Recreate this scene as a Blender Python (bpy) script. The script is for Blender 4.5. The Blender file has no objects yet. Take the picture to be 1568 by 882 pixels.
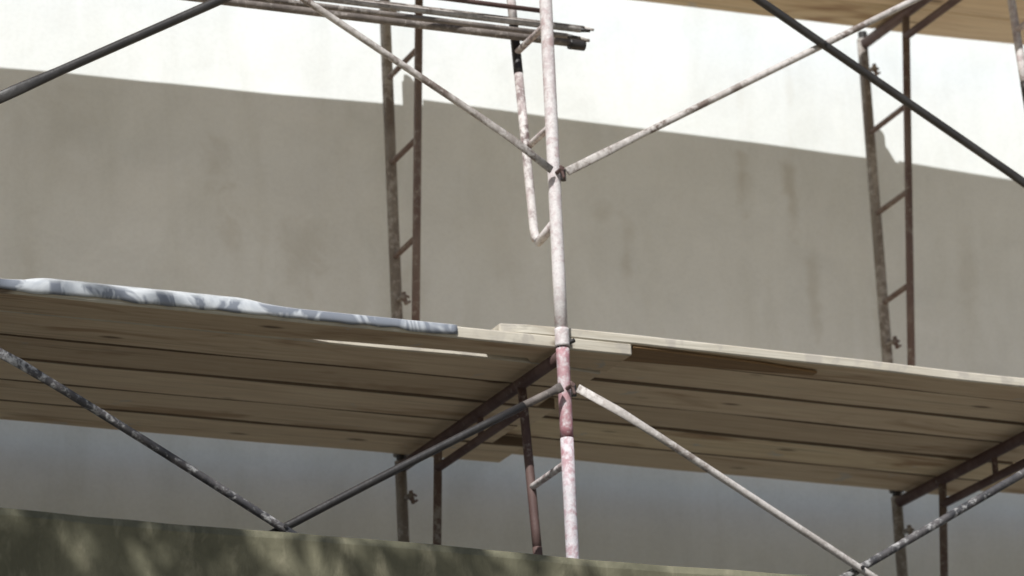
import bpy, bmesh, math, random
from mathutils import Vector, Matrix, noise
random.seed(7)
scn=bpy.context.scene
L=2.173; W=1.53; YW=1.8

# ---------------------------------------------------------------- node helpers
def new_mat(name):
    m=bpy.data.materials.new(name); m.use_nodes=True
    nt=m.node_tree; b=nt.nodes["Principled BSDF"]
    return m,nt,b
def N(nt,t,**kw):
    n=nt.nodes.new(t)
    for k,v in kw.items():
        if k in n.inputs: n.inputs[k].default_value=v
        else: setattr(n,k,v)
    return n
def lk(nt,a,b): nt.links.new(a,b)
def coords(nt,scale=(1,1,1),rnd=False):
    tc=N(nt,'ShaderNodeTexCoord'); mp=N(nt,'ShaderNodeMapping'); mp.inputs['Scale'].default_value=scale
    lk(nt,tc.outputs['Object'],mp.inputs['Vector'])
    if rnd:
        oi=N(nt,'ShaderNodeObjectInfo'); ml=N(nt,'ShaderNodeMath',operation='MULTIPLY'); ml.inputs[1].default_value=37
        lk(nt,oi.outputs['Random'],ml.inputs[0]); cb=N(nt,'ShaderNodeCombineXYZ')
        for i in range(3): lk(nt,ml.outputs[0],cb.inputs[i])
        lk(nt,cb.outputs[0],mp.inputs['Location'])
    return mp.outputs['Vector']
def noi(nt,vec,scale,detail=4,rough=.55,dist=0):
    n=N(nt,'ShaderNodeTexNoise'); n.inputs['Scale'].default_value=scale; n.inputs['Detail'].default_value=min(detail,4)
    n.inputs['Roughness'].default_value=rough; n.inputs['Distortion'].default_value=dist
    lk(nt,vec,n.inputs['Vector']); return n.outputs['Fac']
def ramp(nt,fac,stops):
    r=N(nt,'ShaderNodeValToRGB'); e=r.color_ramp.elements
    while len(e)<len(stops): e.new(.5)
    for el,(p,c) in zip(e,stops):
        el.position=p; el.color=(c+(1,)) if isinstance(c,tuple) else (c,c,c,1)
    lk(nt,fac,r.inputs['Fac']); return r.outputs['Color']
def mix(nt,fac,a,b,mode='MIX'):
    m=N(nt,'ShaderNodeMix',data_type='RGBA',blend_type=mode)
    for s,v in ((0,fac),(6,a),(7,b)):
        if isinstance(v,(int,float)): m.inputs[s].default_value=v if s==0 else (v,v,v,1)
        elif isinstance(v,tuple): m.inputs[s].default_value=v+(1,)
        else: lk(nt,v,m.inputs[s])
    return m.outputs[2]
def bump(nt,b,h,strength=.3,dist=.01):
    bp=N(nt,'ShaderNodeBump'); bp.inputs['Strength'].default_value=strength; bp.inputs['Distance'].default_value=dist
    lk(nt,h,bp.inputs['Height']); lk(nt,bp.outputs[0],b.inputs['Normal'])

# ---------------------------------------------------------------- materials
def paint_tube(name,base,paint,splash,amt_paint,amt_splash,rough=.7,rnd=True):
    m,nt,b=new_mat(name)
    v=coords(nt,(1,1,1),rnd); v2=coords(nt,(1,1,.45),rnd)
    n1=noi(nt,v2,9,5,.6,.4); n2=noi(nt,v,34,6,.7,.3); n3=noi(nt,v,140,2,.6); n4=noi(nt,v,3.1,2,.5)
    c=mix(nt,ramp(nt,n1,[(amt_paint-.09,1.),(amt_paint+.09,0.)]),base,paint)
    ad=N(nt,'ShaderNodeMath',operation='MULTIPLY_ADD'); ad.inputs[1].default_value=.55
    lk(nt,n4,ad.inputs[0]); lk(nt,n2,ad.inputs[2])
    c=mix(nt,ramp(nt,ad.outputs[0],[(max(0,amt_splash-.08),1.),(min(1,amt_splash+.08),0.)]),c,splash)
    c=mix(nt,.5,c,ramp(nt,n3,[(.3,.6),(.7,1.)]),'MULTIPLY')
    lk(nt,c,b.inputs['Base Color']); b.inputs['Roughness'].default_value=rough
    bump(nt,b,n2,.5,.004); return m
M_front=paint_tube('splattered_pink_white_paint',(.42,.29,.28),(.60,.52,.52),(.72,.68,.67),.62,.80)
M_low  =paint_tube('splattered_red_paint',(.40,.22,.24),(.56,.43,.46),(.66,.62,.64),.56,.80)
M_red  =paint_tube('faded_red_paint',(.34,.13,.15),(.46,.27,.29),(.62,.55,.56),.50,.74)
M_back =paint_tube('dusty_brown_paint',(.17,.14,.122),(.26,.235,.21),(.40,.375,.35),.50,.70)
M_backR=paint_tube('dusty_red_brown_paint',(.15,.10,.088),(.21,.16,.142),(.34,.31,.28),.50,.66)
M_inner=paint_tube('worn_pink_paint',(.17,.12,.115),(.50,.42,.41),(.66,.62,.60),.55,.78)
M_beam =paint_tube('dark_red_brown_paint',(.085,.045,.040),(.13,.08,.07),(.28,.24,.21),.48,.54)
M_white=paint_tube('cement_splashed_steel',(.17,.13,.11),(.44,.40,.37),(.58,.54,.51),.56,.76)
M_grey =paint_tube('grey_brown_steel',(.13,.11,.10),(.22,.19,.17),(.42,.38,.35),.50,.68)
M_dark =paint_tube('dark_steel',(.030,.027,.026),(.05,.046,.044),(.25,.23,.22),.42,.44,.5)
M_mot  =paint_tube('mottled_steel',(.035,.035,.04),(.11,.10,.10),(.46,.45,.44),.5,.68)
M_black=paint_tube('black_iron',(.016,.014,.014),(.03,.026,.024),(.1,.09,.08),.5,.45,.5)

def wood(name,c1,c2,stain,staina=.58,splash=.34):
    m,nt,b=new_mat(name)
    v=coords(nt,(1.2,14,14),True); vl=coords(nt,(.5,40,40),True); vb=coords(nt,(1,1,1),True); vs=coords(nt,(.9,4,4),True)
    g=noi(nt,v,2.6,6,.65,.3); l=noi(nt,vs,1.5,3,.6,.6); s=noi(nt,vb,6,4,.6,.4); f=noi(nt,vl,1.4,3,.7,.1)
    c=mix(nt,ramp(nt,g,[(.34,0.),(.66,1.)]),c1,c2)
    c=mix(nt,ramp(nt,l,[(staina,0.),(staina+.12,.9)]),c,stain)
    c=mix(nt,.7,c,ramp(nt,f,[(.30,.5),(.42,.94),(.6,1.)]),'MULTIPLY')
    vo=N(nt,'ShaderNodeTexVoronoi'); vo.inputs['Scale'].default_value=1.; vk=coords(nt,(2.2,7,7),True); lk(nt,vk,vo.inputs['Vector'])
    c=mix(nt,ramp(nt,vo.outputs['Distance'],[(.05,.85),(.12,0.)]),c,(.13,.08,.045))
    c=mix(nt,ramp(nt,s,[(splash-.06,.8),(splash,0.)]),c,(.52,.49,.44))
    oi=N(nt,'ShaderNodeObjectInfo')
    c=mix(nt,1.,c,ramp(nt,oi.outputs['Random'],[(0.,(.70,.67,.64)),(1.,(1.,1.,1.))]),'MULTIPLY')
    lk(nt,c,b.inputs['Base Color']); b.inputs['Roughness'].default_value=.85
    bump(nt,b,f,.4,.006); return m
M_wood=wood('weathered_plank_wood',(.63,.48,.32),(.76,.62,.43),(.43,.29,.17),.56)
M_woodY=wood('yellow_plank_wood',(.64,.49,.30),(.78,.64,.43),(.35,.21,.11),.54)
M_woodW=wood('splashed_sunlit_edge_wood',(.60,.56,.47),(.76,.73,.64),(.40,.35,.27),.60,.46)  # plaster splashes, plus sunlit edge and dapple painted in as whiteness
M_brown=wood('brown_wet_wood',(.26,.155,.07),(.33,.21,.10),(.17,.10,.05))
M_side =wood('dark_plank_side',(.15,.105,.07),(.19,.14,.095),(.10,.07,.045),.58,.25)  # plank sides darker than the faces, so the seams show

def wall_mat():
    m,nt,b=new_mat('rough_white_render')
    v=coords(nt); vv=coords(nt,(2.6,2.6,.55))
    big=noi(nt,v,.9,4,.6,.6); st=noi(nt,vv,1.7,4,.6,.5); fine=noi(nt,v,60,3,.6); mid=noi(nt,v,4,3,.6,.8)
    c=mix(nt,ramp(nt,big,[(.36,0.),(.64,1.)]),(.785,.825,.83),(.86,.90,.91))
    c=mix(nt,.5,c,ramp(nt,st,[(.34,(.88,.875,.85)),(.55,(1.,1.,1.))]),'MULTIPLY')
    c=mix(nt,.8,c,ramp(nt,mid,[(.3,.94),(.55,1.)]),'MULTIPLY')
    c=mix(nt,.5,c,ramp(nt,fine,[(.3,.90),(.6,1.)]),'MULTIPLY')
    wn=noi(nt,v,7,4,.6,.8)
    ST=[(1.70,1.42,.05,.18,.40),(1.93,1.38,.045,.22,.40),(-.64,1.24,.10,.12,.28),(-.30,.88,.16,.22,.26),(-.58,.98,.06,.2,.24),
        (2.0,.98,.04,.25,.28),(1.14,1.02,.04,.2,.26),(1.05,1.2,.07,.05,.22),(2.75,1.05,.05,.25,.16),(-1.3,1.3,.2,.25,.12),
        (.15,.70,.1,.25,.20),(-1.4,.7,.05,.3,.16),(1.72,1.78,.03,.10,.14),(1.95,1.84,.03,.13,.16),(.62,1.1,.12,.3,.10),(2.3,.85,.03,.2,.18)]
    for (x,z,rx,rz,s) in ST:
        sub=N(nt,'ShaderNodeVectorMath',operation='SUBTRACT'); sub.inputs[1].default_value=(x,YW,z); lk(nt,v,sub.inputs[0])
        ml=N(nt,'ShaderNodeVectorMath',operation='MULTIPLY'); ml.inputs[1].default_value=(1/rx,1,1/rz); lk(nt,sub.outputs[0],ml.inputs[0])
        ln=N(nt,'ShaderNodeVectorMath',operation='LENGTH'); lk(nt,ml.outputs[0],ln.inputs[0])
        ad=N(nt,'ShaderNodeMath',operation='MULTIPLY_ADD'); ad.inputs[1].default_value=2.6; lk(nt,wn,ad.inputs[0]); lk(nt,ln.outputs['Value'],ad.inputs[2])
        mr=N(nt,'ShaderNodeMapRange'); mr.inputs[1].default_value=1.2; mr.inputs[2].default_value=2.5; mr.inputs[3].default_value=s; mr.inputs[4].default_value=0
        mr.interpolation_type='SMOOTHSTEP'
        lk(nt,ad.outputs[0],mr.inputs[0])
        c=mix(nt,mr.outputs[0],c,(.42,.39,.31))
    lk(nt,c,b.inputs['Base Color']); b.inputs['Roughness'].default_value=.9
    bump(nt,b,mid,.16,.02); return m
M_wall=wall_mat()

def stone(name,c1,c2,c3,sc=2.,stretch=(1,1,1),bs=.4):
    m,nt,b=new_mat(name); v=coords(nt,stretch); v1=coords(nt)
    a=noi(nt,v,sc,4,.6,.7); d=noi(nt,v,sc*3.3,4,.65,.4); f=noi(nt,v1,50,3,.6)
    c=mix(nt,ramp(nt,a,[(.38,0.),(.62,1.)]),c1,c2)
    c=mix(nt,ramp(nt,d,[(.52,0.),(.68,.8)]),c,c3)
    c=mix(nt,.5,c,ramp(nt,f,[(.3,.8),(.6,1.)]),'MULTIPLY')
    lk(nt,c,b.inputs['Base Color']); b.inputs['Roughness'].default_value=.92
    bump(nt,b,d,bs,.02); return m
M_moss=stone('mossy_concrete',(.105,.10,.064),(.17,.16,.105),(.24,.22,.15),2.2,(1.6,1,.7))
M_terr=stone('dusty_concrete',(.19,.185,.175),(.25,.24,.225),(.16,.155,.145),1.2)
M_ground=stone('dry_earth',(.25,.22,.165),(.32,.285,.215),(.165,.155,.11),.5)
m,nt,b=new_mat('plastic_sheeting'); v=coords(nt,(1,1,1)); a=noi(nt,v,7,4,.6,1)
vz=coords(nt,(1.,.3,.6)); dapple_noise=noi(nt,vz,11,3,.6,.6)
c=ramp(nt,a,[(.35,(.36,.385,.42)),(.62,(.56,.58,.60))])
c=mix(nt,ramp(nt,dapple_noise,[(.46,0.),(.54,.85)]),c,(.14,.155,.19))  # dark patches: dappled leaf shade painted into the sheet colour
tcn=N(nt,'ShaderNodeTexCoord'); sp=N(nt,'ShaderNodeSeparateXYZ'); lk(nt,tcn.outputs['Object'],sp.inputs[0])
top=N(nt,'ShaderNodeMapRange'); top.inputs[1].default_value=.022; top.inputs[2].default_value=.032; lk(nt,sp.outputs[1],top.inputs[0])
c=mix(nt,top.outputs[0],c,ramp(nt,a,[(.35,(.42,.445,.465)),(.62,(.58,.60,.61))]))  # top stays paler, clear of the painted dapple
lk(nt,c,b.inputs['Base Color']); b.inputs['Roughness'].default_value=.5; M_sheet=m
m,nt,b=new_mat('leaf'); v=coords(nt); a=noi(nt,v,3,2)
lk(nt,ramp(nt,a,[(.3,(.035,.07,.02)),(.7,(.08,.12,.035))]),b.inputs['Base Color']); b.inputs['Roughness'].default_value=.6; M_leaf=m
M_bark=stone('bark',(.10,.075,.05),(.15,.12,.09),(.06,.045,.03),6,(1,1,.3))

# ---------------------------------------------------------------- mesh helpers
class MB:
    def __init__(s): s.v=[];s.f=[];s.m=[];s.mats=[]
    def mi(s,mat):
        if mat not in s.mats: s.mats.append(mat)
        return s.mats.index(mat)
    def tube(s,pts,r,mat,n=14,flat0=0,flat1=0):
        pts=[Vector(p) for p in pts]
        if len(pts)==2:
            a,b=pts; pts=[a.lerp(b,i/8) for i in range(9)]
        base=len(s.v); mi=s.mi(mat); tot=len(pts)
        for i,p in enumerate(pts):
            t=(pts[min(i+1,tot-1)]-pts[max(i-1,0)]).normalized()
            ref=Vector((0,1,0)) if abs(t.y)<.9 else Vector((1,0,0))
            u=t.cross(ref).normalized(); w=u.cross(t).normalized()
            rr=r[i] if isinstance(r,list) else r
            fy=1.;fu=1.
            if (flat0 and i<=1) or (flat1 and i>=tot-2): fy=.3;fu=1.25
            for j in range(n):
                a=2*math.pi*j/n
                s.v.append(p+u*math.cos(a)*rr*fu+w*math.sin(a)*rr*fy)
        for i in range(tot-1):
            for j in range(n):
                s.f.append((base+i*n+j,base+i*n+(j+1)%n,base+(i+1)*n+(j+1)%n,base+(i+1)*n+j)); s.m.append(mi)
        s.f.append(tuple(base+j for j in range(n))[::-1]); s.m.append(mi)
        s.f.append(tuple(base+(tot-1)*n+j for j in range(n))); s.m.append(mi)
    def box(s,lo,hi,mat):
        base=len(s.v); mi=s.mi(mat)
        for z in (lo[2],hi[2]):
            for y in (lo[1],hi[1]):
                for x in (lo[0],hi[0]): s.v.append(Vector((x,y,z)))
        for f in ((0,2,3,1),(4,5,7,6),(0,1,5,4),(2,6,7,3),(0,4,6,2),(1,3,7,5)):
            s.f.append(tuple(base+i for i in f)); s.m.append(mi)
    def obj(s,name,smooth=True,bevel=0,parent=None):
        me=bpy.data.meshes.new(name); me.from_pydata([tuple(v) for v in s.v],[],s.f)
        for m in s.mats: me.materials.append(m)
        for p,mi in zip(me.polygons,s.m):
            p.material_index=mi; p.use_smooth=smooth and len(p.vertices)<6
        bm=bmesh.new(); bm.from_mesh(me); bmesh.ops.recalc_face_normals(bm,faces=bm.faces); bm.to_mesh(me); bm.free()
        o=bpy.data.objects.new(name,me); scn.collection.objects.link(o)
        if bevel:
            bv=o.modifiers.new('bevel','BEVEL'); bv.width=bevel; bv.segments=2; bv.limit_method='ANGLE'
        if parent: o.parent=parent
        return o

# ---------------------------------------------------------------- scaffold frames
def ring(mb,c,r,rt,mat,tilt=0):
    pts=[]
    for i in range(14):
        a=2*math.pi*i/16+.5
        pts.append(Vector(c)+Vector((math.cos(a)*r,math.sin(a)*r*math.sin(tilt),math.sin(a)*r*math.cos(tilt)*1.1)))
    mb.tube(pts,rt,mat,6)
def frame(x,z0,upper):
    mb=MB(); T=z0+2.0
    mf=M_front if upper else M_low
    j=random.uniform(-.004,.004)
    if upper: mb.tube([(x+j,0,z0+.02),(x,0,T-.003)],.0232,mf,18)
    else:
        mb.tube([(x+j,0,z0+.02),(x+j*.25,0,T-.33)],.0232,mf,18)
        mb.tube([(x+j*.25,0,T-.33),(x,0,T-.003)],.0233,M_red,18)
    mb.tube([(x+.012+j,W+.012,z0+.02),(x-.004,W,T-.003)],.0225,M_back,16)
    mb.tube([(x,0,T-.004),(x,0,T+.03)],.019,M_black)
    mb.tube([(x,W,T-.004),(x,W,T+.03)],.019,M_black)
    mb.tube([(x,0,z0+.004),(x,0,z0+.07)],.0258,mf,16)
    mb.tube([(x+.005,0,z0+.012),(x+.045,-.005,z0+.030)],.008,M_black,8)
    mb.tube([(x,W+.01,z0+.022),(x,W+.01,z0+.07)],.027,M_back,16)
    mb.tube([(x,.02,T-.026),(x,W-.02,T-.026)],.0225,M_beam)
    mb.tube([(x,.355,T-.125),(x,1.165,T-.125)],.0165,M_beam)
    mb.tube([(x,.75,T-.04),(x,.75,T-.12)],.012,M_beam)
    zi=z0+.50
    a0=Vector((x,.365,T-.04)); a1=Vector((x,.195,zi))
    b0=Vector((x,1.16,T-.04)); b1=Vector((x,1.335,zi))
    zt=z0+1.35; zb=z0+1.05
    def on(p,q,z): t=(z-p.z)/(q.z-p.z); return p.lerp(q,t)
    mb.tube([a0,on(a0,a1,zt)],.0165,M_beam if not upper else M_inner)
    mb.tube([on(a0,a1,zt),on(a0,a1,zb+.08)],.0172,M_black if upper else M_beam)
    hook=[on(a0,a1,zb+.08),on(a0,a1,z0+.8),on(a0,a1,z0+.56),a1,Vector((x,.185,zi-.035)),Vector((x,.16,zi-.055)),Vector((x,.12,zi-.05)),Vector((x,.02,zi-.03))]
    mb.tube(hook,.0165,M_inner)
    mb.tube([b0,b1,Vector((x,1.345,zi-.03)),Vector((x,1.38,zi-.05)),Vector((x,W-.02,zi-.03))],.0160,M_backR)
    for zr in (.83,1.22,1.58):
        z=z0+zr
        p=on(a0,a1,z); mb.tube([(x,.015,z+.004),(x,p.y,z-.004)],.0125,M_inner,10)
        p=on(b0,b1,z); mb.tube([(x,W-.015,z-.004),(x,p.y,z+.006)],.0115,M_backR,10)
    for zs in (.645,1.845):
        mb.tube([(x,-.02,z0+zs),(x,-.075,z0+zs)],.0075,M_beam,8)
        mb.tube([(x-.004,-.066,z0+zs+.012),(x+.006,-.07,z0+zs-.035)],.006,M_beam,6)
        mb.tube([(x+.030,-.01,z0+zs-.022),(x+.030,-.01,z0+zs+.018)],.011,M_black,8)
        mb.tube([(x+.004,W-.02,z0+zs),(x+.004,W-.07,z0+zs)],.0095,M_back,8)
        mb.tube([(x+.010,W-.06,z0+zs+.02),(x+.018,W-.062,z0+zs-.03)],.0085,M_backR,8)
        ring(mb,(x+.022,W-.055,z0+zs-.005),.017,.0048,M_backR,.5)
    return mb.obj('scaffold_frame')
for i in (-2,-1,0,1,2):
    frame(i*L,-2.0,False); frame(i*L,0.0,True)
for i in (-2,-1,0,1,2):
    mb=MB()
    for y in (0,W):
        mb.box((i*L-.075,y-.075,-2.046),(i*L+.075,y+.075,-2.034),M_beam)
        mb.tube([(i*L,y,-2.036),(i*L,y,-1.97)],.018,M_black)
    mb.obj('base_plate',False)

def brace(x0,z0,m1,m2,r1=.0135,r2=.0135,sag=0,tip=None):
    mb=MB()
    lo=z0+.645; hi=z0+1.842
    def bar(a,b,r,mat,y,k,tp=None):
        n=14; pts=[]
        for i in range(n+1):
            t=i/n; p=Vector(a)*(1-t)+Vector(b)*t
            p.z+=4*k*t*(1-t); yy=y*min(1,min(t,1-t)*12)
            p.y=-.045-yy; pts.append(p)
        if tp:
            mb.tube(pts[:-1],r,mat,12,1,0); mb.tube(pts[-2:],r*.96,tp,12,0,1)
        else: mb.tube(pts,r,mat,12,1,1)
    bar((x0+.03,0,lo),(x0+L-.03,0,hi),r1,m1,.004,sag,tip)
    bar((x0+.03,0,hi),(x0+L-.03,0,lo),r2,m2,.030,sag*.7)
    c=(x0+L/2,0,(lo+hi)/2+sag)
    mb.tube([(c[0],-.04,c[2]),(c[0],-.095,c[2])],.007,M_black,8)
    return mb.obj('cross_brace')
brace(-L,0,M_dark,M_white,.0165,.0125)
brace(0,0,M_white,M_dark,.0125,.0160)
brace(-L,-2,M_dark,M_mot,.0145,.0140,.02,M_grey)
brace(0,-2,M_mot,M_white,.0150,.0135,.005)
brace(-2*L,0,M_white,M_dark); brace(L,0,M_dark,M_white); brace(-2*L,-2,M_mot,M_white); brace(L,-2,M_white,M_dark)

for k,(y,z,r,xe,mt,dz) in enumerate([(.22,1.255,.014,.235,M_grey,0),(.175,1.262,.010,.20,M_grey,.002),(.25,1.287,.012,.285,M_grey,0),(.21,1.308,.011,.27,M_white,.004),(.24,1.328,.010,.30,M_grey,.004),(.165,1.345,.009,.10,M_beam,.012)]):
    mb=MB(); x0=-2.35+k*.05
    mb.tube([(x0,y+random.uniform(-.01,.01),z+dz),(xe-.04,y,z)],r,mt,12)
    mb.tube([(xe-.04,y,z),(xe-.015,y,z),(xe,y,z)],[r*.9,r*.6,r*.5],M_white if k in (2,4) else M_black,10)
    if k==0: mb.tube([(xe-.05,y-.004,z-.005),(xe+.012,y-.004,z-.005)],.020,M_black,14)
    mb.obj('steel_bar')

# ---------------------------------------------------------------- planks
def plank(poly,zf,th,mat,name='scaffold_plank',edge=None,side=None):
    me=bpy.data.meshes.new(name); bm=bmesh.new(); ph=random.random()*40
    st=[]
    for a,b in zip(poly[:-1],poly[1:]):
        k=max(1,int(abs(b[0]-a[0])/.15))
        for i in range(k): t=i/k; st.append(tuple(a[q]*(1-t)+b[q]*t for q in range(3)))
    st.append(poly[-1]); rows=[]
    for x,yf,yb in st:
        e=lambda s:noise.noise(Vector((x*2.3,s,ph)))*.003
        z=zf(x)+noise.noise(Vector((x*.9,ph,0)))*.004
        rows.append([bm.verts.new((x,yf+e(1),z+e(3))),bm.verts.new((x,yb+e(2),z+e(4))),bm.verts.new((x,yb+e(2),z+th+e(4))),bm.verts.new((x,yf+e(1),z+th+e(3)))])
    for a,b in zip(rows[:-1],rows[1:]):
        for i in range(4):
            f=bm.faces.new((a[i],a[(i+1)%4],b[(i+1)%4],b[i]))
            if edge and i in(2,3): f.material_index=1
            if side and i in(1,3): f.material_index=1
    f0=bm.faces.new(rows[0][::-1]); f1=bm.faces.new(rows[-1])
    if edge: f0.material_index=f1.material_index=1
    bmesh.ops.recalc_face_normals(bm,faces=bm.faces); bm.to_mesh(me); bm.free()
    me.materials.append(mat)
    if edge: me.materials.append(edge)
    elif side: me.materials.append(side)
    o=bpy.data.objects.new(name,me); scn.collection.objects.link(o)
    bv=o.modifiers.new('b','BEVEL'); bv.width=.005; bv.segments=1; bv.limit_method='ANGLE'
    return o
G=.0075
zl=lambda x: .004+.034*max(0,(.28-x))/2.5
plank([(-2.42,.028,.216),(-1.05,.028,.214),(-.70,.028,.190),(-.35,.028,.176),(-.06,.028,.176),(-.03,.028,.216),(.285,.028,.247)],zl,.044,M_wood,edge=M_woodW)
ys=[.222,.475,.725,.985,1.24,1.495]; xe=[.27,.22,.30,.26,.395]; dzs=[0,.002,.000,.004,.003]
for i in range(5):
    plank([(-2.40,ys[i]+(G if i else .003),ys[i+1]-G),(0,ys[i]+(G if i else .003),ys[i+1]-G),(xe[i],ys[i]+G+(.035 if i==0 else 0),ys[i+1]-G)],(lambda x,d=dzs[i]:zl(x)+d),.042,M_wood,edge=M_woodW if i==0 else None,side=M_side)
zr2=lambda x: (.049*(1-(x+.21)/2.4)+.006)
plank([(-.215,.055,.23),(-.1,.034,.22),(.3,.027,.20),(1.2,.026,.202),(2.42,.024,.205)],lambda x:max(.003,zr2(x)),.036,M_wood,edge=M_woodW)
ys=[.206,.465,.715,.97,1.23,1.49]; xs=[-.12,-.2,-.15,-.22,-.1]; dzs=[.003,.000,.004,.001,.003]
for i in range(5):
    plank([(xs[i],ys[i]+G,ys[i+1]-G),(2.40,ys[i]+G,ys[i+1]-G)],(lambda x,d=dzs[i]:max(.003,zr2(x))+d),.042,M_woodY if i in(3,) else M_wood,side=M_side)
plank([(.292,.036,.195),(.5,.040,.180),(.8,.055,.155),(1.06,.088,.125)],lambda x:max(.001,zr2(x))-.013,.010,M_brown,'timber_wedge')
for s in (-2,1):
    for i in range(6):
        y=.028+i*.25
        plank([(s*L+(.32 if s>0 else -.2),y,y+.24),(s*L+L-.27*(s<0)+.2*(s>0),y,y+.24)],lambda x:.003 if s<0 else .045,.036,M_wood)
def ydeck(y0,yb0,yb1,x0,x1,z,mats):
    n=6; g=.0015
    for i in range(n):
        t0=i/n; t1=(i+1)/n
        a0=y0+(yb0-y0)*t0; a1=y0+(yb0-y0)*t1; b0=y0+(yb1-y0)*t0; b1=y0+(yb1-y0)*t1
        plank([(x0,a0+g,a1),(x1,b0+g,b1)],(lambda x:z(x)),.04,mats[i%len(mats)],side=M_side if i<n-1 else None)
ydeck(-.12,1.405,1.435,-2.172,-.0015,lambda x:2.003,[M_wood])
ydeck(-.12,1.462,1.425,.0015,2.171,lambda x:2.003,[M_wood,M_woodY])
ydeck(-.12,1.45,1.43,-4.6,-2.175,lambda x:2.003,[M_wood])
ydeck(-.12,1.43,1.33,2.174,4.5,lambda x:2.003,[M_wood])

def sheet():
    bm=bmesh.new(); nx=130; rows=[]
    for i in range(nx+1):
        x=-2.45+(2.06)*i/nx
        zb=zl(x); top=zb+.045
        t=min(1,max(0,(-.97-x)/.22)); t2=min(1,max(0,(x+2.02)/.16))
        h=.027*(t*t*(3-2*t))*(t2*t2*(3-2*t2))
        w=noise.noise(Vector((x*4,1,1)))*.0025; w2=noise.noise(Vector((x*22,5,1)))*.0012
        hem=noise.noise(Vector((x*5,9,2)))*.014+noise.noise(Vector((x*17,4,2)))*.006
        prof=[(-.036,zb+.010+hem*.7),(-.038+w*.5,zb+.024),(-.037+w*.4,top-.002),(-.030+w2,top+.003+h*.4),(-.004+w,top+.003+h+w+w2),(.04,top+.003+h*.95+w2),(.10,top+.003+h*.4),(.13,top+.003)]
        rows.append([bm.verts.new((x+noise.noise(Vector((x*7,k,0)))*.003,y+.058,z)) for k,(y,z) in enumerate(prof)])
    for a,b in zip(rows[:-1],rows[1:]):
        for k in range(len(a)-1): bm.faces.new((a[k],b[k],b[k+1],a[k+1]))
    for f in bm.faces: f.smooth=True
    me=bpy.data.meshes.new('plastic_sheet'); bm.to_mesh(me); bm.free(); me.materials.append(M_sheet)
    o=bpy.data.objects.new('plastic_sheet',me); scn.collection.objects.link(o)
    so=o.modifiers.new('s','SOLIDIFY'); so.thickness=.0015
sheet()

# ---------------------------------------------------------------- building, terrace, ground
def grp(name):
    e=bpy.data.objects.new(name,None); scn.collection.objects.link(e); return e
B=grp('plastered_building')
mb=MB(); mb.box((-11,YW,-5.6),(13,9,5.5),M_wall); mb.obj('walls',False,parent=B)
mb=MB(); mb.box((-11.25,YW-.25,5.503),(13.25,9.25,5.72),M_terr); mb.obj('roof_slab',False,.01,B)
mb=MB(); mb.box((-11.05,YW-.06,-5.59),(13.05,YW-.003,-5.0),M_terr); mb.obj('plinth',False,.01,B)
T=grp('terrace')
mb=MB(); mb.box((-10.5,-.80,-5.59),(10,YW-.065,-2.05),M_terr); mb.obj('floor_slab',False,parent=T)
bm=bmesh.new(); rows=[]
for i in range(161):
    x=-10.5+20.5*i/160; zt=-1.010-.0205*(x+.9)+noise.noise(Vector((x*1.4,0,0)))*.008+noise.noise(Vector((x*6,0,0)))*.003
    pr=[(-1.0,-5.59),(-1.0+noise.noise(Vector((x,3,0)))*.006,-3.),(-1.0,zt-.03),(-.988,zt-.006),(-.97,zt),(-.84,zt+.002),(-.815,zt-.01),(-.804,zt-.04),(-.804,-5.58)]
    rows.append([bm.verts.new((x,y,z)) for y,z in pr])
for a,b in zip(rows[:-1],rows[1:]):
    for k in range(len(a)-1): bm.faces.new((a[k],b[k],b[k+1],a[k+1]))
bm.faces.new(rows[0]); bm.faces.new(rows[-1][::-1])
bmesh.ops.recalc_face_normals(bm,faces=bm.faces)
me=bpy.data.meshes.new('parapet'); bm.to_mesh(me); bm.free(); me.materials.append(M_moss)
o=bpy.data.objects.new('parapet',me); scn.collection.objects.link(o); o.parent=T
mb=MB(); mb.v=[Vector((-400,-400,-5.6)),Vector((400,-400,-5.6)),Vector((400,400,-5.6)),Vector((-400,400,-5.6))]; mb.f=[(0,1,2,3)]; mb.m=[0]; mb.mats=[M_ground]; mb.obj('ground',False)

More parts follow.
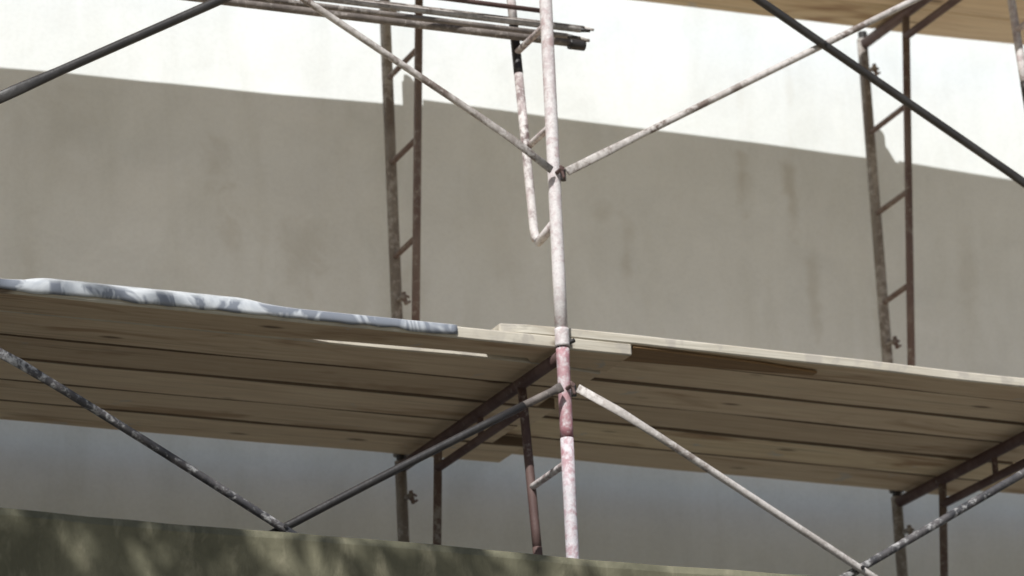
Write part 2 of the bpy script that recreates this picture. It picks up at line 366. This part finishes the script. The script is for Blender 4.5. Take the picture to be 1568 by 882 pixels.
# ---------------------------------------------------------------- tree left of the view; its crown shades parapet and deck edge
def tree():
    E=grp('shade_tree'); mb=MB()
    base=Vector((-6.6,-4.4,-5.6))
    trunk=[base,base+Vector((.05,.05,2)),base+Vector((.25,.1,4.2)),base+Vector((.5,.2,6.2)),base+Vector((.9,.2,8.2)),base+Vector((1.3,.3,10.2))]
    mb.tube(trunk,[.24,.2,.16,.13,.09,.03],M_bark,12)
    def limb(a,b,r):
        mid=(a+b)/2+Vector((0,0,.25)); mb.tube([a,a.lerp(mid,.5)+Vector((0,0,.1)),mid,mid.lerp(b,.5)+Vector((0,0,.08)),b],[r,r*.8,r*.6,r*.45,r*.2],M_bark,8)
    clumps=[]
    for c,r in [((-5.2,-4.3,2.7),.6),((-4.4,-4.2,2.65),.6),((-3.7,-4.3,2.6),.52),((-3.0,-4.3,2.5),.5),((-2.35,-4.35,2.45),.45),((-1.7,-4.3,2.35),.42),((-1.1,-4.3,2.3),.3),
                ((-5.6,-4.2,3.7),.7),((-4.9,-4.1,4.5),.55),((-5.6,-4.0,5.0),.6),((-4.6,-4.1,5.0),.34),((-5.2,-4.6,3.4),.5),((-4.2,-4.2,3.8),.36),((-7.6,-4.2,3.6),1.1),((-6.6,-5.2,4.6),1.0),((-7.2,-4.0,5.2),.9)]:
        clumps.append((Vector(c),r)); limb(trunk[3] if c[2]<4 else trunk[4],Vector(c),.06)
    mb.obj('trunk_and_limbs',True,parent=E)
    bm=bmesh.new()
    for c,r in clumps:
        low=c.z<2.8
        for k in range(int((640 if low else 520)*r*r/.36)):
            d=Vector((random.gauss(0,1),random.gauss(0,1),random.gauss(0,1)*.8)).normalized()*r*(random.random()**.45)
            p=c+d; s=random.uniform(.05,.085) if low else random.uniform(.035,.06)
            u=Vector((random.gauss(0,1),random.gauss(0,1),random.gauss(0,.5))).normalized(); w=u.cross(Vector((random.gauss(0,1),random.gauss(0,1),random.gauss(0,1)))).normalized()
            vs=[bm.verts.new(p+u*s*a+w*s*b) for a,b in ((-1,0),(-.2,.45),(1,0),(-.2,-.45))]
            bm.faces.new(vs)
    me=bpy.data.meshes.new('leaves'); bm.to_mesh(me); bm.free(); me.materials.append(M_leaf)
    o=bpy.data.objects.new('leaves',me); scn.collection.objects.link(o); o.parent=E
tree()

# ---------------------------------------------------------------- light
S=Vector((-.75,-1,1.25))
sd=bpy.data.lights.new('sun','SUN'); sd.energy=5; sd.angle=math.radians(.5); sd.color=(1,.99,.965)
so=bpy.data.objects.new('sun',sd); scn.collection.objects.link(so); so.rotation_euler=S.to_track_quat('Z','Y').to_euler()
w=bpy.data.worlds.new('World'); scn.world=w; w.use_nodes=True; nt=w.node_tree
sky=nt.nodes.new('ShaderNodeTexSky'); sky.sky_type='NISHITA'; sky.sun_disc=False
sky.sun_elevation=math.radians(45); sky.sun_rotation=math.atan2(-.75,-1)
nt.links.new(sky.outputs[0],nt.nodes['Background'].inputs[0]); nt.nodes['Background'].inputs[1].default_value=.072

# ---------------------------------------------------------------- camera
yaw,pit,rol=.4199,.3116,-.0444
fw=Vector((math.sin(yaw)*math.cos(pit),math.cos(yaw)*math.cos(pit),math.sin(pit)))
r0=Vector((math.cos(yaw),-math.sin(yaw),0)); u0=r0.cross(fw)
r=math.cos(rol)*r0+math.sin(rol)*u0; u=-math.sin(rol)*r0+math.cos(rol)*u0
cd=bpy.data.cameras.new('camera'); co=bpy.data.objects.new('camera',cd); scn.collection.objects.link(co)
M=Matrix((r,u,-fw)).transposed().to_4x4(); M.translation=Vector((-5.4996,-11.9064,-3.9949)); co.matrix_world=M
cd.sensor_width=36; cd.lens=5974.4/1568*36; cd.clip_end=2000; cd.clip_start=.1
cd.dof.use_dof=True; cd.dof.focus_distance=12.6; cd.dof.aperture_fstop=3.2
scn.camera=co
scn.view_settings.view_transform='Standard'; scn.view_settings.look='None'; scn.view_settings.exposure=0
